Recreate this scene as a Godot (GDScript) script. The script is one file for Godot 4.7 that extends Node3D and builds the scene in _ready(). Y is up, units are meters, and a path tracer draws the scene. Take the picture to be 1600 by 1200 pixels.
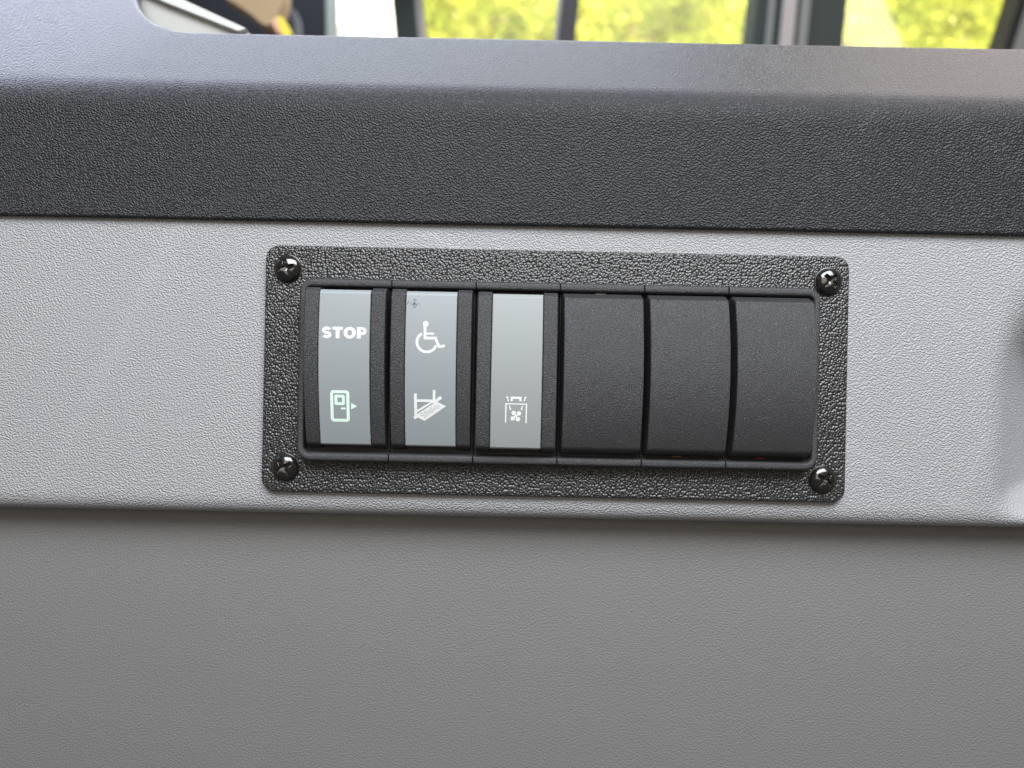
extends Node3D
# A row of rocker switches and blank covers in a screwed-on plate, on a grained plastic panel.
# Panel measures are millimetres: x to the right, y up along the panel, z out of the panel towards the viewer.

const MM := 0.001
const DIST := 222.0          # camera to panel face, mm
const PITCH := 25.55         # switch spacing, mm
const ROW_Y := 3.3           # centre line of the switch row
var tilt := Transform3D(Basis(Vector3.RIGHT, deg_to_rad(-25.0)), Vector3(0, 1.1, 0))
var cam_xf: Transform3D
var mats := {}
var taken := {}
var rng := RandomNumberGenerator.new()


func _ready() -> void:
	rng.seed = 7
	make_camera()
	make_light()
	make_materials()
	# the fixed surfaces
	make_front_panel()
	make_lower_panel()
	make_upper_trim()
	# the switch row
	make_plate()
	make_switch_row()
	# beyond the ledge
	make_window_side()
	make_outside()


# ---------------------------------------------------------------- camera, light

func make_camera() -> void:
	var roll := Transform3D(Basis(Vector3.BACK, deg_to_rad(1.15)), Vector3(0, 0, DIST * MM))
	cam_xf = tilt * roll
	var cam := Camera3D.new()
	cam.name = "camera"
	cam.transform = cam_xf
	var lens := CameraAttributesPhysical.new()
	lens.frustum_focal_length = 22.19
	lens.frustum_focus_distance = 0.216
	lens.exposure_aperture = 7.0
	lens.frustum_near = 0.02
	lens.frustum_far = 60.0
	cam.attributes = lens
	add_child(cam)
	cam.fov = 56.8
	cam.near = 0.02
	cam.far = 60.0
	cam.current = true


func make_light() -> void:
	var env := Environment.new()
	env.background_mode = Environment.BG_COLOR
	env.background_color = Color(0.10, 0.095, 0.09).linear_to_srgb()
	env.tonemap_mode = Environment.TONE_MAPPER_LINEAR
	env.tonemap_exposure = 1.0
	env.sdfgi_enabled = true
	env.ssao_enabled = true
	env.ssil_enabled = true
	var w := WorldEnvironment.new()
	w.name = "environment"
	w.environment = env
	add_child(w)
	# daylight through the cab windows: in front above, from the windscreen behind the ledge, from the door
	area("window_light", Vector3(110, 540, 510), Vector3(30, 20, 0), Vector2(0.75, 0.40), 1.27, Color(0.97, 0.985, 1.0))
	area("windscreen_light", Vector3(-350, 650, -350), Vector3(-60, 100, -10), Vector2(1.45, 0.45), 1.6, Color(0.87, 0.90, 1.0))
	area("door_light", Vector3(-60, 160, 900), Vector3(20, 0, 0), Vector2(0.5, 0.4), 0.16, Color(1.0, 0.95, 0.88))
	area("side_window_light", Vector3(700, 640, -340), Vector3(90, 100, -10), Vector2(0.7, 0.4), 0.5, Color(1.0, 0.93, 0.92))
	# daylight outside, falling on the hedge beyond the window
	var l := AreaLight3D.new()
	l.name = "outdoor_light"
	l.area_size = Vector2(6.0, 1.6)
	l.light_energy = 215.0
	l.light_color = Color(1.0, 0.97, 0.9)
	l.shadow_enabled = true
	l.transform = Transform3D(Basis.looking_at(Vector3(0, -0.5, -1), Vector3.UP), Vector3(0.5, 3.2, -2.0))
	add_child(l)


func area(called: String, at: Vector3, to: Vector3, size: Vector2, energy: float, tint: Color) -> void:
	var l := AreaLight3D.new()
	l.name = called
	l.area_size = size
	l.light_energy = energy
	l.light_color = tint
	l.area_range = 6.0
	l.shadow_enabled = true
	var here := tilt * (at * MM)
	var there := tilt * (to * MM)
	l.transform = Transform3D(Basis.looking_at(there - here, Vector3.UP), here)
	add_child(l)


# ---------------------------------------------------------------- materials

func noise_image(w: int, h: int, freq: float, sd: int, kind := FastNoiseLite.TYPE_SIMPLEX_SMOOTH, warp := 0.0, tiles := false) -> Image:
	var n := FastNoiseLite.new()
	n.seed = sd
	n.noise_type = kind
	n.frequency = freq
	n.fractal_type = FastNoiseLite.FRACTAL_NONE
	if kind == FastNoiseLite.TYPE_CELLULAR:
		n.cellular_distance_function = FastNoiseLite.DISTANCE_EUCLIDEAN
		n.cellular_return_type = FastNoiseLite.RETURN_DISTANCE
		n.cellular_jitter = 0.9
	if warp > 0.0:
		n.domain_warp_enabled = true
		n.domain_warp_amplitude = warp
		n.domain_warp_frequency = freq * 0.35
		n.domain_warp_fractal_type = FastNoiseLite.DOMAIN_WARP_FRACTAL_NONE
	return n.get_seamless_image(w, h, false, false, 0.04, true) if tiles else n.get_image(w, h, false, false, true)


func curve_image(im: Image, lo: float, hi: float) -> Image:
	# a smooth step from lo to hi over the grey levels
	var lut := PackedByteArray()
	lut.resize(256)
	for i in 256:
		lut[i] = int(round(smoothstep(lo, hi, i / 255.0) * 255.0))
	var d := im.get_data()
	for i in d.size():
		d[i] = lut[d[i]]
	return Image.create_from_data(im.get_width(), im.get_height(), false, Image.FORMAT_L8, d)


func mat(called: String, c: Color, rough: float, spec := 0.5, metal := 0.0) -> StandardMaterial3D:
	var m := StandardMaterial3D.new()
	m.resource_name = called
	m.albedo_color = c.linear_to_srgb()
	m.roughness = rough
	m.metallic_specular = spec
	m.metallic = metal
	mats[called] = m
	return m


func relief(m: StandardMaterial3D, t: Texture2D, depth_mm: float, scale: Vector3, triplanar := false) -> void:
	m.heightmap_enabled = true
	m.heightmap_texture = t
	m.heightmap_scale = depth_mm * 0.1
	m.uv1_scale = scale
	m.uv1_triplanar = triplanar
	m.texture_filter = BaseMaterial3D.TEXTURE_FILTER_LINEAR_WITH_MIPMAPS


func make_materials() -> void:
	# wrinkled grain of the moulded panels: 2048 pixels over 256 mm
	var g := noise_image(2048, 1400, 0.20, 11, FastNoiseLite.TYPE_SIMPLEX_SMOOTH, 2.0, true)
	g.resize(2048, 2048, Image.INTERPOLATE_CUBIC)
	g.convert(Image.FORMAT_L8)
	g.rotate_90(CLOCKWISE)
	g = curve_image(g, 0.22, 0.78)
	var hide := ImageTexture.create_from_image(g)
	# pebbled leather grain of the plate: 2048 pixels over 186 mm
	var p := noise_image(2048, 1024, 0.125, 5, FastNoiseLite.TYPE_CELLULAR, 2.0)
	p.convert(Image.FORMAT_L8)
	var pd := p.get_data()
	for i in pd.size():
		var d := pd[i] / 255.0
		pd[i] = int(255.0 * clampf(1.0 - 1.25 * pow(d, 1.7), 0.0, 1.0))
	var pebble := ImageTexture.create_from_image(Image.create_from_data(2048, 1024, false, Image.FORMAT_L8, pd))
	# spark-eroded finish of the switches
	var s := noise_image(1024, 1024, 0.20, 21)
	s.convert(Image.FORMAT_L8)
	var spark := ImageTexture.create_from_image(s)
	# faint wear: blotches in the gloss
	var r := noise_image(512, 512, 0.012, 31)
	r.convert(Image.FORMAT_L8)
	for i in r.get_width():
		for j in r.get_height():
			var v := 0.90 + 0.20 * (r.get_pixel(i, j).r - 0.5) + 0.05 * (rng.randf() - 0.5)
			r.set_pixel(i, j, Color(v, v, v))
	var wear := ImageTexture.create_from_image(r)

	var k := 1.0 / 256.0
	var m := mat("light_grey_plastic", Color(0.352, 0.355, 0.368), 0.56, 0.5)
	m.roughness_texture = wear
	relief(m, hide, 0.23, Vector3.ONE * k)
	m = mat("warm_grey_plastic", Color(0.214, 0.211, 0.210), 0.58, 0.45)
	m.roughness_texture = wear
	relief(m, hide, 0.09, Vector3.ONE * k)
	m = mat("charcoal_plastic", Color(0.028, 0.0285, 0.032), 0.50, 0.5)
	relief(m, hide, 0.30, Vector3.ONE * k)
	m = mat("plate_plastic", Color(0.021, 0.021, 0.022), 0.34, 0.66)
	relief(m, pebble, 0.34, Vector3(1.0 / 186.0, 1.0 / 93.0, 1.0))
	m = mat("switch_plastic", Color(0.037, 0.037, 0.040), 0.47, 0.5)
	relief(m, spark, 0.15, Vector3.ONE / 62.0)
	m.roughness_texture = wear
	m = mat("bezel_plastic", Color(0.034, 0.034, 0.037), 0.54, 0.6)
	relief(m, spark, 0.15, Vector3.ONE / 62.0)
	m = mat("strip_plastic", Color(0.275, 0.305, 0.318), 0.40, 0.5)
	relief(m, spark, 0.006, Vector3.ONE / 62.0)
	m = mat("strip_plastic_pale", Color(0.27, 0.29, 0.29), 0.55, 0.5)
	relief(m, spark, 0.006, Vector3.ONE / 62.0)
	mat("white_print", Color(0.74, 0.76, 0.75), 0.5)
	m = mat("lit_print", Color(0.66, 0.78, 0.71), 0.5)
	m.emission_enabled = true
	m.emission = Color(0.6, 1.0, 0.78)
	m.emission_energy_multiplier = 0.14
	mat("cavity_plastic", Color(0.012, 0.012, 0.012), 0.5, 0.4)
	mat("screw_metal", Color(0.012, 0.011, 0.010), 0.15, 0.75)
	mat("clip_metal", Color(0.55, 0.55, 0.52), 0.35, 0.5, 0.6)
	mat("amber_lens", Color(0.22, 0.05, 0.02), 0.4)
	mat("pale_trim", Color(0.45, 0.45, 0.43), 0.6)
	mat("pale_green", Color(0.30, 0.36, 0.32), 0.7)
	mat("pale_edge", Color(0.58, 0.58, 0.57), 0.6)
	mat("black_plastic", Color(0.012, 0.014, 0.016), 0.7, 0.3)
	mat("tan_cloth", Color(0.42, 0.31, 0.18), 0.9)
	mat("yellow_plastic", Color(0.85, 0.72, 0.06), 0.6)
	mat("pink_plastic", Color(0.80, 0.45, 0.35), 0.6)
	mat("strap_grey", Color(0.12, 0.12, 0.13), 0.8)
	mat("frame_dark", Color(0.040, 0.037, 0.036), 0.7, 0.3)
	mat("frame_green_grey", Color(0.026, 0.036, 0.032), 0.7, 0.3)
	mat("frame_light", Color(0.26, 0.245, 0.23), 0.6)
	mat("scratch_grey", Color(0.13, 0.13, 0.13), 0.6)
	mat("dust", Color(0.42, 0.41, 0.39), 0.9)
	mat("channel_grey", Color(0.12, 0.13, 0.12), 0.6)
	mat("white_paint", Color(0.82, 0.83, 0.82), 0.6)
	mat("bark", Color(0.12, 0.09, 0.06), 0.9)
	m = mat("leaf", Color.WHITE, 0.7, 0.3)
	m.vertex_color_use_as_albedo = true
	m.backlight_enabled = true
	m.backlight = Color(0.5, 0.5, 0.5)
	m = mat("bank_grass", Color(0.14, 0.16, 0.015), 0.9, 0.2)
	m = mat("earth", Color(0.12, 0.11, 0.07), 0.95, 0.2)
	m = mat("glass", Color(0.9, 0.95, 0.93, 0.05), 0.02)
	m.transparency = BaseMaterial3D.TRANSPARENCY_ALPHA


# ---------------------------------------------------------------- naming and tree

func numbered(called: String) -> String:
	var n: int = taken.get(called, 0)
	taken[called] = n + 1
	return called if n == 0 else "%s_%03d" % [called, n]


func tag(o: Node3D, label: String, category: String, group := "") -> void:
	o.set_meta("label", label)
	o.set_meta("category", category)
	if group:
		o.set_meta("group", group)


func thing(called: String, at_mm: Vector3, label: String, category: String, group := "", on_panel := true) -> Node3D:
	var o := Node3D.new()
	o.name = numbered(called)
	o.transform = tilt * Transform3D(Basis(), at_mm * MM) if on_panel else Transform3D(Basis(), at_mm)
	add_child(o, true)
	tag(o, label, category, group)
	return o


func part(called: String, mesh: Mesh, m: String, parent: Node3D, at_mm := Vector3.ZERO, turn := 0.0) -> MeshInstance3D:
	var o := MeshInstance3D.new()
	o.name = called
	o.mesh = mesh
	o.material_override = mats[m]
	o.position = at_mm * MM
	o.rotation.z = turn
	parent.add_child(o, true)
	return o


# ---------------------------------------------------------------- shapes

# rows of points (each row runs along x, rows climb along y) to a smooth mesh; points in mm unless unit is 1
func grid_mesh(rows: Array, uvs: Array = [], unit := MM) -> ArrayMesh:
	var nv := rows.size()
	var nu: int = rows[0].size()
	var pos := PackedVector3Array()
	var nor := PackedVector3Array()
	var tex := PackedVector2Array()
	var idx := PackedInt32Array()
	for j in nv:
		var row: PackedVector3Array = rows[j]
		var up: PackedVector3Array = rows[mini(j + 1, nv - 1)]
		var dn: PackedVector3Array = rows[maxi(j - 1, 0)]
		for i in nu:
			pos.append(row[i] * unit)
			var du := row[mini(i + 1, nu - 1)] - row[maxi(i - 1, 0)]
			var dv := up[i] - dn[i]
			var n := du.cross(dv)
			nor.append(n.normalized() if n.length() > 1e-9 else Vector3.BACK)
			tex.append(uvs[j][i] if uvs else Vector2(row[i].x, row[i].y))
			if i < nu - 1 and j < nv - 1:
				var a := j * nu + i
				idx.append_array([a, a + nu, a + nu + 1, a, a + nu + 1, a + 1])
	return arrays(pos, nor, tex, idx)


func arrays(pos: PackedVector3Array, nor: PackedVector3Array, tex: PackedVector2Array, idx: PackedInt32Array, col := PackedColorArray()) -> ArrayMesh:
	var a := []
	a.resize(Mesh.ARRAY_MAX)
	a[Mesh.ARRAY_VERTEX] = pos
	a[Mesh.ARRAY_NORMAL] = nor
	if tex.size():
		a[Mesh.ARRAY_TEX_UV] = tex
	if col.size():
		a[Mesh.ARRAY_COLOR] = col
	a[Mesh.ARRAY_INDEX] = idx
	var m := ArrayMesh.new()
	m.add_surface_from_arrays(Mesh.PRIMITIVE_TRIANGLES, a)
	return m


# fillets the corners of an open polyline
func fillet(pts: PackedVector2Array, radii: Array, seg := 4) -> PackedVector2Array:
	var out := PackedVector2Array([pts[0]])
	for i in range(1, pts.size() - 1):
		var p := pts[i]
		var a := (pts[i - 1] - p)
		var b := (pts[i + 1] - p)
		var r: float = minf(radii[i], 0.48 * minf(a.length(), b.length()))
		if r <= 0.001:
			out.append(p)
			continue
		var p0 := p + a.normalized() * r
		var p1 := p + b.normalized() * r
		for k in seg + 1:
			var t := float(k) / seg
			out.append(p0.lerp(p, t).lerp(p.lerp(p1, t), t))
	out.append(pts[pts.size() - 1])
	return out


# a cap: profile gives (y, z of the top) along y; the section across is flat with edges of radius r and walls that flare by flare
func cap_mesh(profile: PackedVector2Array, x0: float, x1: float, zb: float, r: float, flare := 0.3, seg := 4) -> ArrayMesh:
	var rows := []
	for q in profile:
		var h := maxf(q.y - zb, 0.01)
		var row := PackedVector3Array()
		row.append(Vector3(x0 - flare, q.x, zb))
		row.append(Vector3(x0 - flare * 0.15, q.x, q.y - minf(h * 0.9, r * 1.6)))
		for k in seg + 1:
			var t := float(k) / seg * PI * 0.5
			row.append(Vector3(x0 + r * (1.0 - cos(t)), q.x, q.y - minf(h * 0.8, r) * (1.0 - sin(t))))
		row.append(Vector3((x0 + x1) * 0.5, q.x, q.y))
		for k in seg + 1:
			var t := float(seg - k) / seg * PI * 0.5
			row.append(Vector3(x1 - r * (1.0 - cos(t)), q.x, q.y - minf(h * 0.8, r) * (1.0 - sin(t))))
		row.append(Vector3(x1 + flare * 0.15, q.x, q.y - minf(h * 0.9, r * 1.6)))
		row.append(Vector3(x1 + flare, q.x, zb))
		rows.append(row)
	return grid_mesh(rows)


func bow(y: float, z_lo: float, z_hi: float, sag: float, half: float) -> float:
	var t := y / half
	return lerpf(z_lo, z_hi, (t + 1.0) * 0.5) + sag * (1.0 - t * t)


# a box with chamfered edges, centred, in mm (unit 1: metres)
func box_mesh(size: Vector3, ch: float, unit := MM) -> ArrayMesh:
	var st := SurfaceTool.new()
	st.begin(Mesh.PRIMITIVE_TRIANGLES)
	st.set_smooth_group(-1)
	var h := size * 0.5
	var pt := func(s: Vector3, ax: int) -> Vector3:
		var v := Vector3(s.x * h.x, s.y * h.y, s.z * h.z)
		for k in 3:
			if k != ax:
				v[k] -= s[k] * ch
		return v * unit
	var quad := func(a: Vector3, b: Vector3, c: Vector3, d: Vector3) -> void:
		var n := (c - a).cross(b - a)
		var o := (a + b + c + d)
		var order := [a, b, c, a, c, d] if n.dot(o) > 0 else [a, c, b, a, d, c]
		for v in order:
			st.add_vertex(v)
	for ax in 3:
		var u := (ax + 1) % 3
		var w := (ax + 2) % 3
		for s in [-1.0, 1.0]:
			var c := []
			for q in [[-1.0, -1.0], [1.0, -1.0], [1.0, 1.0], [-1.0, 1.0]]:
				var e := Vector3.ZERO
				e[ax] = s
				e[u] = q[0]
				e[w] = q[1]
				c.append(e)
			quad.call(pt.call(c[0], ax), pt.call(c[1], ax), pt.call(c[2], ax), pt.call(c[3], ax))
			for t in [-1.0, 1.0]:
				var e0 := Vector3.ZERO
				e0[ax] = s
				e0[u] = t
				e0[w] = -1.0
				var e1 := e0
				e1[w] = 1.0
				quad.call(pt.call(e0, ax), pt.call(e1, ax), pt.call(e1, u), pt.call(e0, u))
	for sx in [-1.0, 1.0]:
		for sy in [-1.0, 1.0]:
			for sz in [-1.0, 1.0]:
				var e := Vector3(sx, sy, sz)
				var a: Vector3 = pt.call(e, 0)
				var b: Vector3 = pt.call(e, 1)
				var c: Vector3 = pt.call(e, 2)
				if (c - a).cross(b - a).dot(a + b + c) < 0:
					var t := b
					b = c
					c = t
				for v in [a, b, c]:
					st.add_vertex(v)
	st.generate_normals()
	return st.commit()


# ---------------------------------------------------------------- the panels

func hide_uv(x: float, s: float, turn: float) -> Vector2:
	return Vector2(x, s).rotated(turn)


# sweeps a (y, z) section along x, with an optional change of each point
func sweep_mesh(section: PackedVector2Array, x0: float, x1: float, nx: int, turn: float, shift: Vector2, bend = null) -> ArrayMesh:
	var rows := []
	var uvs := []
	var s := 0.0
	for j in section.size():
		if j:
			s += section[j].distance_to(section[j - 1])
		var row := PackedVector3Array()
		var tex := PackedVector2Array()
		for i in nx + 1:
			var x := lerpf(x0, x1, float(i) / nx)
			var v := Vector3(x, section[j].x, section[j].y)
			if bend != null:
				v = bend.call(v, j)
			row.append(v)
			tex.append(hide_uv(x, s, turn) + shift)
		rows.append(row)
		uvs.append(tex)
	return grid_mesh(rows, uvs)


func subdivide(pts: PackedVector2Array, step: float) -> PackedVector2Array:
	var out := PackedVector2Array([pts[0]])
	for i in range(1, pts.size()):
		var n := maxi(1, int(ceil(pts[i].distance_to(pts[i - 1]) / step)))
		for k in range(1, n + 1):
			out.append(pts[i - 1].lerp(pts[i], float(k) / n))
	return out


func make_front_panel() -> void:
	var o := thing("front_panel", Vector3.ZERO, "light grey grained plastic panel band carrying the black switch plate", "panel")
	var sec := fillet(PackedVector2Array([Vector2(-42.6, -30), Vector2(-42.6, 0), Vector2(51.5, 0), Vector2(52.5, -12)]), [0, 6.5, 4.0, 0], 9)
	sec = subdivide(sec, 1.8)
	var dent := func(v: Vector3, _j: int) -> Vector3:
		# a moulded grip hollow at the right-hand end
		var run := maxf(v.x - 148.0 - 3.0 * smoothstep(0.0, 30.0, v.y), 0.0)
		var drop := 0.052 * run * run if run < 9.0 else 4.2 + 0.93 * (minf(run, 40.0) - 9.0)
		drop *= smoothstep(-40.5, -30.0, v.y) * (1.0 - smoothstep(12.0, 36.0, v.y))
		return v - Vector3(0, 0, drop)
	part("panel_skin", sweep_mesh(sec, -420, 420, 420, 0.45, Vector2(13, 40), dent), "light_grey_plastic", o)


func make_lower_panel() -> void:
	var o := thing("lower_panel", Vector3.ZERO, "darker warm grey grained plastic panel below the light grey band", "panel")
	var sec := PackedVector2Array()
	for k in 60:
		var t := k / 59.0
		var y := lerpf(-190.0, -36.0, t)
		sec.append(Vector2(y, -11.0 - 14.0 * pow(1.0 - t, 1.3)))
	part("panel_skin", sweep_mesh(sec, -420, 420, 60, 0.7, Vector2(101, 170)), "warm_grey_plastic", o)


func make_upper_trim() -> void:
	var o := thing("upper_trim", Vector3.ZERO, "charcoal grained plastic hood trim with sloping top above the light grey panel", "trim")
	var base := PackedVector2Array([Vector2(49.9, -9), Vector2(49.5, 2.2), Vector2(87.4, 7.2), Vector2(121.2, -25.9), Vector2(117, -32), Vector2(90, -34)])
	var sec := fillet(base, [0, 0.8, 7.0, 4.0, 3.0, 0], 8)
	sec = subdivide(sec, 2.0)
	var rise := func(v: Vector3, _j: int) -> Vector3:
		# the ledge climbs towards the windscreen pillar at its left-hand end
		var t := maxf((-113.0 - v.x) / 35.0, 0.0)
		var lift := 25.0 * (t * t if t < 1.5 else 3.0 * t - 2.25) * smoothstep(7.0, -26.0, v.z) if v.y > 85.0 else 0.0
		return v + Vector3(0, lift, -lift)
	part("trim_skin", sweep_mesh(sec, -420, 420, 420, 0.6, Vector2(60, 20), rise), "charcoal_plastic", o)


# ---------------------------------------------------------------- the plate and its screws

func rounded_outline(w: float, h: float, r: float, seg := 8) -> PackedVector2Array:
	var out := PackedVector2Array()
	for q in 4:
		var c := Vector2([1, -1, -1, 1][q] * (w * 0.5 - r), [1, 1, -1, -1][q] * (h * 0.5 - r))
		for k in seg + 1:
			var a := (q + float(k) / seg) * PI * 0.5
			out.append(c + Vector2(cos(a), sin(a)) * r)
	return out


func make_plate() -> void:
	var w := 181.0
	var h := 76.4
	var o := thing("switch_plate", Vector3(13.4, 3.4, 0), "black leather-grained mounting plate with a screw in each corner", "mounting plate")
	var rows := []
	var uvs := []
	for ring in [[0.0, 0.0], [0.0, 1.5], [0.12, 1.82], [0.45, 2.0], [1.2, 2.0], [-1.0, 2.0]]:
		var line := rounded_outline(w - 2 * ring[0], h - 2 * ring[0], maxf(4.2 - ring[0], 0.6))
		var row := PackedVector3Array()
		var tex := PackedVector2Array()
		for k in line.size() + 1:
			var p := line[(line.size() * 2 - k) % line.size()]
			if ring[0] < 0.0:
				p = Vector2(p.x * 0.001, p.y * 0.001)
			row.append(Vector3(p.x, p.y, ring[1]))
			tex.append(p + Vector2(93, 46))
		rows.append(row)
		uvs.append(tex)
	rows.reverse()
	uvs.reverse()
	part("plate_body", grid_mesh(rows, uvs), "plate_plastic", o)
	var spots := [Vector3(-70.0, 34.3, 15), Vector3(97.2, 33.6, 42), Vector3(-69.6, -27.1, 33), Vector3(96.6, -27.6, 52)]
	for s in spots:
		part("screw", screw_mesh(), "screw_metal", o, Vector3(s.x - 13.4, s.y - 3.4, 2.0), deg_to_rad(s.z))


var screw_shape: ArrayMesh

func screw_mesh() -> ArrayMesh:
	if screw_shape:
		return screw_shape
	var rows := []
	var na := 120
	var nr := 64
	for j in range(nr, -1, -1):
		var row := PackedVector3Array()
		for i in na + 1:
			var a := -TAU * i / na
			var t := float(j) / nr
			var rr := minf(t / 0.94, 1.0) * 4.35
			var p := Vector2(cos(a), sin(a)) * rr
			var z := 0.55 + 2.0 * sqrt(maxf(0.0, 1.0 - pow(rr / 4.05, 2.0)) * 0.92 + 0.0) if rr < 4.05 else 0.5 - 0.25 * (rr - 4.05)
			if t > 0.94:
				z = lerpf(0.42, -0.1, (t - 0.94) / 0.06)
			# cross recess with hollowed inner corners
			var q := Vector2(absf(p.x), absf(p.y))
			if q.y > q.x:
				q = Vector2(q.y, q.x)
			var arm := maxf(q.x - 2.45, q.y - lerpf(0.85, 0.55, clampf(q.x / 2.3, 0, 1)))
			var core := p.length() - 1.15
			var d := minf(arm, core)
			z -= (1.0 - smoothstep(-0.22, 0.06, d)) * lerpf(1.5, 0.75, clampf(rr / 2.2, 0, 1))
			row.append(Vector3(p.x, p.y, z))
		rows.append(row)
	screw_shape = grid_mesh(rows)
	return screw_shape


# ---------------------------------------------------------------- switches

func bar_rows(path: PackedVector2Array, inward: PackedVector2Array, wide: PackedFloat32Array, high: float, caps: bool) -> ArrayMesh:
	# a rounded bar laid along a path; inward points to the bar's inner side
	var rows := []
	var n := path.size()
	for k in n:
		var shrink := 1.0
		var row := PackedVector3Array()
		for i in 15:
			var t := float(i) / 14.0
			var across := t * wide[k]
			var z := high * shrink
			var r := minf(1.25, wide[k] * 0.45)
			var e := minf(across, wide[k] - across)
			if e < r:
				z -= r * (1.0 - sqrt(maxf(0.0, 1.0 - pow((r - e) / r, 2.0))))
			if i == 0 or i == 14:
				z = 0.0
			elif i == 1 or i == 13:
				across = 0.02 if i == 1 else wide[k] - 0.02
				z = high - r * 0.85
			if caps and (k == 0 or k == n - 1):
				z = minf(z, high - 0.9)
			var p := path[k] + inward[k] * across
			row.append(Vector3(p.x, p.y, z))
		rows.append(row)
	return grid_mesh(rows)


func make_bezel(o: Node3D, end: int) -> void:
	# y measures from the row's centre line
	var top := 27.75
	var bot := -28.0
	var half := PITCH * 0.5 - 0.07
	if end == 0:
		for s in [1.0, -1.0]:
			var path := PackedVector2Array()
			var inn := PackedVector2Array()
			var wid := PackedFloat32Array()
			var y: float = top if s > 0 else bot
			var xs := [-half, -half + 0.1, -half + 0.3, 0.0, half - 0.3, half - 0.1, half]
			if s > 0:
				xs.reverse()
			for x in xs:
				path.append(Vector2(x, y))
				inn.append(Vector2(0, -s))
				wid.append(2.9)
			part("bezel_bar", bar_rows(path, inn, wid, 5.0, true), "bezel_plastic", o)
		return
	var path := PackedVector2Array()
	var inn := PackedVector2Array()
	var wid := PackedFloat32Array()
	var e := float(end)      # -1: the left end of the row, 1: the right end
	var xo := e * 15.25
	var r := 4.2
	var put := []
	var push := func(p: Vector2, d: Vector2, w: float) -> void:
		put.append([p, d, w])
	for x in [half, half - 0.1, half - 0.3, 4.0]:
		push.call(Vector2(-e * x, top), Vector2(0, -1), 2.9)
	for k in 9:
		var a := k / 8.0 * PI * 0.5
		var d := Vector2(e * sin(a), cos(a))
		push.call(Vector2(xo - e * r, top - r) + d * r, -d, lerpf(2.9, 2.3, k / 8.0))
	for k in 9:
		var a := k / 8.0 * PI * 0.5
		var d := Vector2(e * cos(a), -sin(a))
		push.call(Vector2(xo - e * r, bot + r) + d * r, -d, lerpf(2.3, 2.9, k / 8.0))
	for x in [4.0, half - 0.3, half - 0.1, half]:
		push.call(Vector2(-e * x, bot), Vector2(0, 1), 2.9)
	if e > 0:
		put.reverse()
	for q in put:
		path.append(q[0])
		inn.append(q[1])
		wid.append(q[2])
	part("bezel_frame", bar_rows(path, inn, wid, 5.0, true), "bezel_plastic", o)


func switch_base(called: String, i: int, label: String, category: String, group: String) -> Node3D:
	var o := thing(called, Vector3(-49.8 + PITCH * i, ROW_Y, 2.0), label, category, group)
	make_bezel(o, -1 if i == 0 else (1 if i == 5 else 0))
	part("housing", box_mesh(Vector3(PITCH - 0.1, 52.0, 1.6), 0.2), "cavity_plastic", o, Vector3(0, 0, 0.9))
	return o


func make_switch_row() -> void:
	var g1 := "rocker switches with grey label strips"
	var g2 := "plain black blank covers in the switch row"
	rocker(switch_base("rocker_switch", 0, "black rocker switch with grey strip marked STOP above a lit door symbol", "rocker switch", g1), 0)
	rocker(switch_base("rocker_switch", 1, "black rocker switch with grey strip marked with wheelchair and ramp symbols", "rocker switch", g1), 1)
	rocker(switch_base("rocker_switch", 2, "black rocker switch with paler grey strip bearing a single fan symbol", "rocker switch", g1), 2)
	blank(switch_base("blank_cover", 3, "plain black blank cover directly beside the fan symbol switch", "blank cover", g2), 3)
	blank(switch_base("blank_cover", 4, "plain black blank cover between two other blank covers", "blank cover", g2), 4)
	blank(switch_base("blank_cover", 5, "plain black blank cover at the end of the row, by the grip hollow", "blank cover", g2), 5)


# heights below are measured from the plate face (z = 2 of the panel)
func blank(o: Node3D, i: int) -> void:
	var z_lo := 7.4
	var z_hi := 8.0
	var pts := PackedVector2Array([Vector2(-24.2, 1.5), Vector2(-24.0, 4.6)])
	var rad := [0, 0.8]
	for k in 17:
		var y := lerpf(-22.4, 22.7, k / 16.0)
		pts.append(Vector2(y, bow(y, z_lo, z_hi, 3.6, 22.6)))
		rad.append(0.9 if k == 0 else (0.35 if k == 16 else 0.0))
	pts.append_array([Vector2(24.5, 4.3), Vector2(24.6, 1.5)])
	rad.append_array([0.3, 0])
	var body := part("cover", cap_mesh(fillet(pts, rad), -11.75, 11.9, 1.5, 0.42, 0.55), "switch_plastic", o)
	part("clip", box_mesh(Vector3(3.2, 0.8, 0.6), 0.1), "clip_metal" if i == 3 else "cavity_plastic", o, Vector3(-1.5 + 0.4 * i, 24.75, 2.6))
	if i > 3:
		part("lens", box_mesh(Vector3(3.0, 0.5, 0.5), 0.1), "amber_lens", o, Vector3(-1.6, -24.55, 2.2))
	var fluff := []
	var r := RandomNumberGenerator.new()
	r.seed = 40 + i
	for k in 34:
		var p := Vector2(r.randf_range(-11.2, 11.2), r.randf_range(-21.5, 22.0))
		fluff.append(disc(p, r.randf_range(0.04, 0.10), 6))
	part("dust", print_mesh(fluff, [], func(y: float) -> float: return bow(y, z_lo, z_hi, 3.6, 22.6) + 0.02, 0.05), "dust", body).set_meta("kind", "stuff")
	# fine handling marks
	var marks := []
	if i == 3:
		marks = [[Vector2(-1.6, 3.3), Vector2(-1.9, 2.2), 0.16], [Vector2(-1.4, 3.4), Vector2(-0.6, 3.6), 0.12]]
	elif i == 5:
		marks = [[Vector2(-5.3, -12.4), Vector2(-2.0, -11.6), 0.13]]
	if marks.size():
		var add := []
		for m in marks:
			add.append(stroke([m[0], m[1]], m[2]))
		part("scratch", print_mesh(add, [], func(y: float) -> float: return bow(y, z_lo, z_hi, 3.6, 22.6) + 0.03), "scratch_grey", body)


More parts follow.
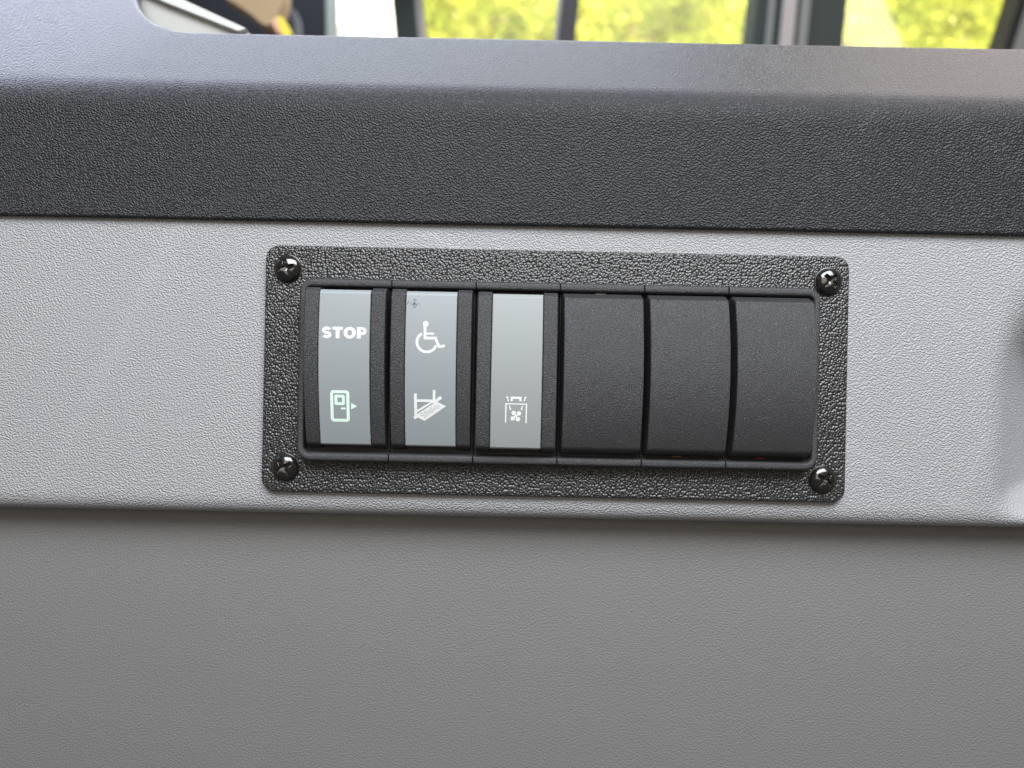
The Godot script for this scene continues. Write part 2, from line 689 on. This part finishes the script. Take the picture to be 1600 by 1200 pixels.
func rocker(o: Node3D, i: int) -> void:
	var z_lo: float = [5.6, 5.6, 7.6][i]
	var z_hi: float = [9.9, 9.6, 7.4][i]
	var sag := 2.3
	var pts := PackedVector2Array([Vector2(-24.0, 1.5), Vector2(-23.6, z_lo - 2.0)])
	var rad := [0, 0.5]
	for k in 15:
		var y := lerpf(-22.4, 23.0, k / 14.0)
		pts.append(Vector2(y, bow(y, z_lo, z_hi, sag, 22.6)))
		rad.append(0.8 if k == 0 else (0.4 if k == 14 else 0.0))
	pts.append_array([Vector2(24.4, z_hi - 1.7), Vector2(24.6, 1.5)])
	rad.append_array([0.3, 0])
	var prof := fillet(pts, rad)
	var r := part("rocker", cap_mesh(shifted(prof, -0.9, 0.6), -11.5, 11.5, 1.5, 0.2, 0.3), "cavity_plastic", o)
	part("cheek", cap_mesh(prof, -11.95, -7.75, 1.5, 0.3, 0.1), "switch_plastic", r)
	part("cheek", cap_mesh(prof, 7.75, 11.95, 1.5, 0.3, 0.1), "switch_plastic", r)
	var top := func(y: float) -> float: return bow(y, z_lo, z_hi, sag, 22.6) + 0.28
	var sp := PackedVector2Array([Vector2(-22.9, z_lo - 1.2), Vector2(-22.7, z_lo - 0.15)])
	var sr := [0, 0.15]
	for k in 15:
		var y := lerpf(-22.3, 22.7, k / 14.0)
		sp.append(Vector2(y, top.call(y)))
		sr.append(0.2 if k == 0 else (0.3 if k == 14 else 0.0))
	sp.append_array([Vector2(23.6, z_hi - 0.55), Vector2(23.8, z_hi - 1.6)])
	sr.append_array([0.3, 0])
	var strip := part("label_strip", cap_mesh(fillet(sp, sr), -7.55, 7.55, minf(z_lo, z_hi) - 1.8, 0.28, 0.05), "strip_plastic_pale" if i == 2 else "strip_plastic", o)
	var skin := func(y: float) -> float: return top.call(y) + 0.025
	match i:
		0:
			print_stop(strip, skin)
			print_door(strip, skin)
		1:
			print_wheelchair(strip, skin)
			print_ramp(strip, skin)
			print_scuff(strip, skin)
		2:
			print_fan(strip, skin)


func shifted(prof: PackedVector2Array, dz: float, dy: float) -> PackedVector2Array:
	var out := PackedVector2Array()
	for q in prof:
		out.append(Vector2(q.x * (1.0 - dy / 24.0), maxf(q.y + dz, 1.5)))
	return out


# ---------------------------------------------------------------- printed symbols

func stroke(pts: Array, w: float) -> PackedVector2Array:
	# the outline of a thick line with square ends
	var res := Geometry2D.offset_polyline(PackedVector2Array(pts), w * 0.5, Geometry2D.JOIN_MITER, Geometry2D.END_BUTT)
	return res[0]


func disc(c: Vector2, r: float, n := 28) -> PackedVector2Array:
	var out := PackedVector2Array()
	for k in n:
		out.append(c + Vector2(cos(TAU * k / n), sin(TAU * k / n)) * r)
	return out


func rect(x0: float, y0: float, x1: float, y1: float, r := 0.0) -> PackedVector2Array:
	if r <= 0.0:
		return PackedVector2Array([Vector2(x0, y0), Vector2(x1, y0), Vector2(x1, y1), Vector2(x0, y1)])
	var out := rounded_outline(absf(x1 - x0), absf(y1 - y0), r, 5)
	for k in out.size():
		out[k] += Vector2((x0 + x1) * 0.5, (y0 + y1) * 0.5)
	return out


func arc(c: Vector2, r: float, a0: float, a1: float, n := 20) -> Array:
	var out := []
	for k in n + 1:
		var a := deg_to_rad(lerpf(a0, a1, float(k) / n))
		out.append(c + Vector2(cos(a), sin(a)) * r)
	return out


func spans(polys: Array, y: float) -> Array:
	var all := []
	for poly in polys:
		var xs := []
		var n: int = poly.size()
		for k in n:
			var a: Vector2 = poly[k]
			var b: Vector2 = poly[(k + 1) % n]
			if (a.y > y) != (b.y > y):
				xs.append(a.x + (b.x - a.x) * (y - a.y) / (b.y - a.y))
		xs.sort()
		for k in range(0, xs.size() - 1, 2):
			all.append([xs[k], xs[k + 1]])
	all.sort_custom(func(p, q): return p[0] < q[0])
	var out := []
	for s in all:
		if out.size() and s[0] <= out[-1][1]:
			out[-1][1] = maxf(out[-1][1], s[1])
		else:
			out.append(s.duplicate())
	return out


# ink laid on the curved strip: the union of add less cut, in fine bands that follow the surface
func print_mesh(add: Array, cut: Array, skin: Callable, step := 0.08) -> ArrayMesh:
	var lo := INF
	var hi := -INF
	for poly in add:
		for p in poly:
			lo = minf(lo, p.y)
			hi = maxf(hi, p.y)
	var pos := PackedVector3Array()
	var nor := PackedVector3Array()
	var idx := PackedInt32Array()
	var y := lo
	while y < hi - 0.001:
		var y1 := minf(y + step, hi)
		var mid := (y + y1) * 0.5
		var parts := spans(add, mid)
		for c in spans(cut, mid):
			var next := []
			for s in parts:
				if c[1] <= s[0] or c[0] >= s[1]:
					next.append(s)
					continue
				if c[0] > s[0]:
					next.append([s[0], c[0]])
				if c[1] < s[1]:
					next.append([c[1], s[1]])
			parts = next
		var z0: float = skin.call(y)
		var z1: float = skin.call(y1)
		var n := Vector3(0, z0 - z1, y1 - y).normalized()
		for s in parts:
			var a := pos.size()
			for q in [[s[0], y, z0], [s[0], y1, z1], [s[1], y1, z1], [s[1], y, z0]]:
				pos.append(Vector3(q[0], q[1], q[2]) * MM)
				nor.append(n)
			idx.append_array([a, a + 1, a + 2, a, a + 2, a + 3])
		y = y1
	return arrays(pos, nor, PackedVector2Array(), idx)


func print_stop(strip: Node3D, skin: Callable) -> void:
	var y0 := 9.15
	var h := 3.35
	var w := 1.05
	var add := []
	# S
	var c := Vector2(-5.05, 0)
	var s := arc(Vector2(c.x, y0 + h - 1.02), 0.62, 20, 270, 14)
	s.append_array(arc(Vector2(c.x, y0 + 1.0), 0.62, 90, -160, 14))
	var fat := []
	for p in s:
		fat.append(Vector2(c.x + (p.x - c.x) * 1.55, y0 + h * 0.5 + (p.y - y0 - h * 0.5) * 1.0))
	add.append(stroke(fat, 0.86))
	# T
	add.append(rect(-3.38, y0 + h - 0.86, -0.32, y0 + h))
	add.append(rect(-2.42, y0, -1.28, y0 + h))
	# O
	var ring := []
	var hole := []
	for k in 40:
		var a := TAU * k / 40
		ring.append(Vector2(1.72 + 1.82 * cos(a), y0 + h * 0.5 + (h * 0.5 + 0.06) * sin(a)))
		hole.append(Vector2(1.72 + 0.72 * cos(a), y0 + h * 0.5 + 0.86 * sin(a)))
	add.append(PackedVector2Array(ring))
	# P
	add.append(rect(3.82, y0, 4.96, y0 + h))
	var bowl := [Vector2(4.5, y0 + 1.1)]
	bowl.append_array(arc(Vector2(5.55, y0 + 2.22), 1.12, -90, 90, 16))
	bowl.append(Vector2(4.5, y0 + h))
	add.append(PackedVector2Array(bowl))
	var slot := [Vector2(4.96, y0 + 1.86)]
	slot.append_array(arc(Vector2(5.4, y0 + 2.22), 0.36, -90, 90, 8))
	slot.append(Vector2(4.96, y0 + 2.58))
	part("lettering", print_mesh(add, [PackedVector2Array(hole), PackedVector2Array(slot)], skin), "white_print", strip)


func print_door(strip: Node3D, skin: Callable) -> void:
	# u: photograph units of the symbol, centred
	var k := 0.0221
	var f := func(x: float, y: float) -> Vector2: return Vector2((x - 480.0) * k, -10.9 - (y - 469.0) * k)
	var box := func(x0: float, ya: float, x1: float, yb: float, r: float) -> PackedVector2Array:
		var a: Vector2 = f.call(x0, yb)
		var b: Vector2 = f.call(x1, ya)
		return rect(a.x, a.y, b.x, b.y, r)
	var add := [box.call(297, 256, 553, 681, 0.95)]
	var cut := [box.call(336, 293, 512, 641, 0.25)]
	part("door_symbol", print_mesh(add, cut, skin), "lit_print", strip)
	var inner := [box.call(352, 315, 492, 455, 0.6), box.call(437, 487, 499, 513, 0.0)]
	part("door_window_symbol", print_mesh(inner, [box.call(392, 352, 456, 416, 0.0)], skin), "lit_print", strip)
	part("arrow_symbol", print_mesh([PackedVector2Array([f.call(575, 424), f.call(657, 466), f.call(575, 511)])], [], skin), "lit_print", strip)


func print_wheelchair(strip: Node3D, skin: Callable) -> void:
	var k := 0.0221
	var f := func(x: float, y: float) -> Vector2: return Vector2((x - 540.0) * k, 10.1 - (y - 630.0) * k)
	var c: Vector2 = f.call(490, 700)
	var add := [disc(f.call(471, 457), 0.82), stroke([f.call(462, 480), f.call(464, 645), f.call(604, 645), f.call(655, 758), f.call(730, 745)], 0.78), stroke([f.call(470, 586), f.call(586, 586)], 0.62)]
	add.append(stroke(arc(c, 2.9, 122, 342, 36), 0.78))
	part("wheelchair_symbol", print_mesh(add, [], skin), "white_print", strip)


func print_ramp(strip: Node3D, skin: Callable) -> void:
	var k := 0.0189
	var f := func(x: float, y: float) -> Vector2: return Vector2((x - 736.0) * k, -10.2 - (y - 375.0) * k)
	var add := [stroke([f.call(505, 190), f.call(512, 560)], 0.86), stroke([f.call(800, 128), f.call(800, 310)], 0.78), stroke([f.call(505, 300), f.call(800, 300)], 0.76)]
	add.append(stroke([f.call(515, 478), f.call(800, 306)], 0.66))
	add.append(stroke([f.call(484, 582), f.call(912, 238)], 0.92))
	add.append(PackedVector2Array([f.call(520, 560), f.call(650, 622), f.call(992, 380), f.call(850, 318)]))
	var cut := [PackedVector2Array([f.call(532, 494), f.call(532, 516), f.call(790, 343), f.call(775, 330)])]
	var inner := PackedVector2Array([f.call(560, 528), f.call(650, 575), f.call(910, 390), f.call(835, 352)])
	for a in 14:
		for b in 10:
			var p := Vector2(565 + a * 31.0, 352 + b * 31.0)
			var q: Vector2 = f.call(p.x, p.y)
			if Geometry2D.is_point_in_polygon(q, inner):
				cut.append(rect(q.x - 0.15, q.y - 0.16, q.x + 0.15, q.y + 0.16))
	part("ramp_symbol", print_mesh(add, cut, skin, 0.06), "white_print", strip)


func print_scuff(strip: Node3D, skin: Callable) -> void:
	# a rubbed, flecked patch at the upper corner of the strip
	var add := []
	var r := RandomNumberGenerator.new()
	r.seed = 4
	for k in 46:
		var p := Vector2(-6.3 + r.randfn(0.0, 1.2) * 0.8 + 0.6, 19.6 + r.randfn(0.0, 0.7) * 0.8)
		p.x = clampf(p.x, -7.2, -2.5)
		var s := r.randf_range(0.06, 0.2)
		add.append(rect(p.x, p.y, p.x + s * r.randf_range(0.8, 2.2), p.y + s))
	part("scuff", print_mesh(add, [], skin, 0.05), "frame_dark", strip)


func print_fan(strip: Node3D, skin: Callable) -> void:
	var k := 0.0221
	var f := func(x: float, y: float) -> Vector2: return Vector2((x - 588.0) * k, -10.85 - (y - 480.0) * k)
	var add := [stroke([f.call(529, 370), f.call(529, 321), f.call(647, 321), f.call(647, 370)], 0.62), stroke([f.call(453, 662), f.call(453, 405), f.call(728, 405), f.call(728, 662)], 0.38)]
	for a in [[[464, 306], [488, 370]], [[717, 306], [694, 370]], [[500, 430], [514, 482]], [[676, 430], [664, 482]]]:
		add.append(stroke([f.call(a[0][0], a[0][1]), f.call(a[1][0], a[1][1])], 0.32))
	for a in [[470, 318], [712, 318], [513, 474], [666, 474]]:
		add.append(disc(f.call(a[0], a[1]), 0.28, 12))
	for a in [[560, 525], [632, 531], [547, 600], [618, 609]]:
		add.append(disc(f.call(a[0], a[1]), 0.66, 20))
	for a in [[562, 530], [626, 535], [552, 596], [614, 603]]:
		add.append(stroke([f.call(590, 566), f.call(a[0], a[1])], 0.42))
	var cut := []
	part("fan_symbol", print_mesh(add, cut, skin), "white_print", strip)


# ---------------------------------------------------------------- the cab window beyond the ledge

# the place at a distance (metres along the view axis) that a pixel of the 1600 x 1200 photograph shows
func seen_at(px: float, py: float, far: float) -> Vector3:
	var f := 600.0 / tan(deg_to_rad(28.4))
	return cam_xf * Vector3((px - 800.0) / f * far, (600.0 - py) / f * far, -far)


# a solid with the given outline and thickness, standing square to the panel
func solid(outline: Array, far: float, thick: float) -> ArrayMesh:
	var flat := PackedVector2Array()
	for p in outline:
		flat.append(Vector2(p[0], -p[1]))
	if not Geometry2D.is_polygon_clockwise(flat):
		outline = outline.duplicate()
		outline.reverse()
		flat.reverse()
	var back := -cam_xf.basis.z * thick
	var st := SurfaceTool.new()
	st.begin(Mesh.PRIMITIVE_TRIANGLES)
	st.set_smooth_group(-1)
	var a := []
	for p in outline:
		a.append(seen_at(p[0], p[1], far))
	var tri := Geometry2D.triangulate_polygon(flat)
	for k in range(0, tri.size(), 3):
		var t := [a[tri[k]], a[tri[k + 1]], a[tri[k + 2]]]
		if (t[1] - t[0]).cross(t[2] - t[0]).dot(cam_xf.basis.z) > 0.0:
			t.reverse()
		for v in t:
			st.add_vertex(v)
		t.reverse()
		for v in t:
			st.add_vertex(v + back)
	var n := a.size()
	for k in n:
		var p: Vector3 = a[k]
		var q: Vector3 = a[(k + 1) % n]
		for v in [p, p + back, q + back, p, q + back, q]:
			st.add_vertex(v)
	st.generate_normals()
	return st.commit()


func lone(called: String, mesh: Mesh, m: String, label: String, category: String, group := "") -> Node3D:
	var c := mesh.get_aabb().get_center()
	c.y = mesh.get_aabb().position.y
	var o := thing(called, c, label, category, group, false)
	var b := part(category.replace(" ", "_") + "_body", mesh, m, o)
	b.position = -c
	return o


func add_to(o: Node3D, called: String, mesh: Mesh, m: String) -> void:
	part(called, mesh, m, o).position = -o.position


func make_window_side() -> void:
	# pale inner trim of the windscreen pillar, sloping down behind the ledge
	var o := lone("pillar_trim", solid([[150, -60], [190, -40], [262, -6], [378, 46], [420, 70], [420, 140], [150, 140]], 0.30, 0.03), "pale_trim", "pale grey grained trim sloping down behind the ledge beside the black housing", "pillar trim")
	add_to(o, "edge_strip", solid([[150, -66], [262, -12], [384, 44], [372, 48], [258, 3], [150, -46]], 0.297, 0.02), "pale_edge")
	o = lone("black_housing", solid([[505, -160], [508, 60], [522, 420], [120, 420], [120, -160]], 0.80, 0.04), "black_plastic", "large black blurred housing behind the tan pad, edged by the white wall", "housing")
	add_to(o, "edge_strip", solid([[505, -160], [516, -160], [519, 60], [533, 420], [522, 420], [508, 60]], 0.805, 0.03), "pale_green")
	lone("tan_pad", solid([[300, -150], [452, -150], [443, -5], [438, 12], [428, 34], [418, 40], [408, 36], [395, 24], [372, 8], [345, -8]], 0.62, 0.02), "tan_cloth", "tan rounded pad hanging in front of the black housing", "pad")
	o = lone("yellow_tag", solid([[434, 24], [442, 27], [447, 36], [456, 52], [446, 60], [438, 48], [434, 36]], 0.58, 0.012), "yellow_plastic", "small yellow and pink tag just below the tan pad", "tag")
	add_to(o, "pink_end", solid([[424, 33], [434, 24.5], [434, 36], [438, 48], [446, 62], [430, 46]], 0.582, 0.012), "pink_plastic")
	lone("grey_strap", solid([[444, 8], [452, 8], [462, 16], [467, 30], [470, 70], [461, 70], [458, 34], [454, 24], [445, 17]], 0.70, 0.01), "strap_grey", "thin dark grey curved strap on the black housing beside the tan pad", "strap")
	# uprights of the side window
	o = lone("window_pillar", post(612, 648, 0.095, 0.95, 0.08), "frame_green_grey", "grey window pillar between the white wall and the hedge", "window pillar", "uprights of the cab window")
	add_to(o, "seal_strip", post(648.5, 659, 0.09, 0.955, 0.03), "frame_light")
	o = lone("window_pillar", post(878, 906, -0.11, 0.95, 0.05), "frame_dark", "slim dark brown-grey window pillar with hedge on both sides", "window pillar", "uprights of the cab window")
	add_to(o, "seal_strip", post(872, 877.5, -0.11, 0.955, 0.02), "frame_light")
	o = lone("window_pillar", post(1182, 1324, -0.105, 0.95, 0.05), "frame_green_grey", "wide ribbed green-grey window pillar with pale vertical channels", "window pillar", "uprights of the cab window")
	for c in [[1203, 1212, "channel_grey"], [1225, 1246, "frame_light"], [1253, 1267, "channel_grey"]]:
		add_to(o, "channel_rib", post(c[0], c[1], -0.1, 0.945, 0.012), c[2])
	o = lone("window_pillar", post(1592, 1606, -0.31, 0.95, 0.04), "frame_dark", "thin dark leaning pillar at the edge of the pale board", "window pillar", "uprights of the cab window")
	lone("pale_board", solid([[1605 + 155, -500], [1960, -500], [1960, 420], [1605 - 130, 420]], 0.97, 0.03), "pale_trim", "pale pinkish white board beside the thin leaning pillar", "board")
	lone("window_pane", solid([[560, -520], [1800, -520], [1600, 430], [560, 430]], 0.99, 0.004), "glass", "clear glass of the cab window behind the pillars", "window pane")


# an upright of the window frame: its edges cross the photograph's top border at x0 and x1 and lean by the slope
func post(x0: float, x1: float, slope: float, far: float, thick: float) -> ArrayMesh:
	return solid([[x0 - 500 * slope, -500], [x1 - 500 * slope, -500], [x1 + 420 * slope, 420], [x0 + 420 * slope, 420]], far, thick)


func make_outside() -> void:
	var wall := lone("white_wall", solid([[120, -320], [640, -320], [640, 420], [120, 420]], 1.9, 0.15), "white_paint", "bright white wall outside between the black housing and the grey pillar", "wall")
	add_to(wall, "sill", solid([[480, 36], [556, 39], [556, 60], [480, 60]], 1.86, 0.04), "pale_green")
	# bank of grass behind the hedge, then the hedge's leaves
	var rows := []
	var n := FastNoiseLite.new()
	n.seed = 3
	n.frequency = 1.4
	for j in 40:
		var row := PackedVector3Array()
		for i in 90:
			var x := lerpf(-5.0, 7.0, i / 89.0)
			var t := j / 39.0
			var y := lerpf(-0.6, 4.2, t)
			row.append(Vector3(x, y + 0.1 * n.get_noise_2d(x * 3.0, y * 3.0), -4.4 - 0.9 * t + 0.35 * n.get_noise_2d(x, y)))
		rows.append(row)
	var bank := MeshInstance3D.new()
	bank.name = "grass_bank"
	bank.mesh = grid_mesh(rows, [], 1.0)
	bank.material_override = mats["bank_grass"]
	bank.set_meta("kind", "structure")
	tag(bank, "yellow green bank of grass rising behind the hedge leaves", "bank")
	add_child(bank)
	var ground := MeshInstance3D.new()
	ground.name = "ground"
	var pm := PlaneMesh.new()
	pm.size = Vector2(40, 14)
	ground.mesh = pm
	ground.position = Vector3(0, -0.6, -8.5)
	ground.material_override = mats["earth"]
	ground.set_meta("kind", "structure")
	add_child(ground)
	var leaves := MeshInstance3D.new()
	leaves.name = "hedge_foliage"
	leaves.mesh = leaf_mass()
	leaves.material_override = mats["leaf"]
	leaves.set_meta("kind", "stuff")
	tag(leaves, "sunlit yellow green hedge foliage filling the cab windows", "foliage")
	add_child(leaves)


func leaf_mass() -> ArrayMesh:
	var pos := PackedVector3Array()
	var nor := PackedVector3Array()
	var col := PackedColorArray()
	var idx := PackedInt32Array()
	var clump := FastNoiseLite.new()
	clump.seed = 9
	clump.frequency = 2.6
	var tone := FastNoiseLite.new()
	tone.seed = 19
	tone.frequency = 4.0
	for k in 64000:
		var p := Vector3(rng.randf_range(-2.6, 3.6), rng.randf_range(0.5, 2.0), 0)
		p.z = -3.6 + 0.5 * clump.get_noise_2d(p.x, p.y) + rng.randf_range(-0.3, 0.3)
		if clump.get_noise_2d(p.x * 1.7 + 30.0, p.y * 1.7) > 0.42:
			continue
		var s := rng.randf_range(0.006, 0.019)
		var b := Basis.from_euler(Vector3(rng.randf_range(-1.2, 0.2), rng.randf_range(-0.9, 0.9), rng.randf_range(0, TAU)))
		var u := 0.2 + rng.randf() * 0.3 + 0.5 * (tone.get_noise_2d(p.x, p.y) * 1.5 + 0.4)
		var c := Color(0.10, 0.15, 0.010).lerp(Color(0.22, 0.215, 0.016), clampf(u, 0, 1))
		var q := rng.randf()
		if q < 0.02:
			c = Color(0.22, 0.15, 0.07)
		elif q < 0.07:
			c = Color(0.30, 0.28, 0.10)
		var a := pos.size()
		for v in [Vector3(0, -1.3, 0), Vector3(-0.7, 0, 0.12), Vector3(0, 1.3, 0), Vector3(0.7, 0, 0.12)]:
			pos.append(p + b * (v * s))
			nor.append(b.z)
			col.append(c)
		idx.append_array([a, a + 1, a + 2, a, a + 2, a + 3])
	return arrays(pos, nor, PackedVector2Array(), idx, col)
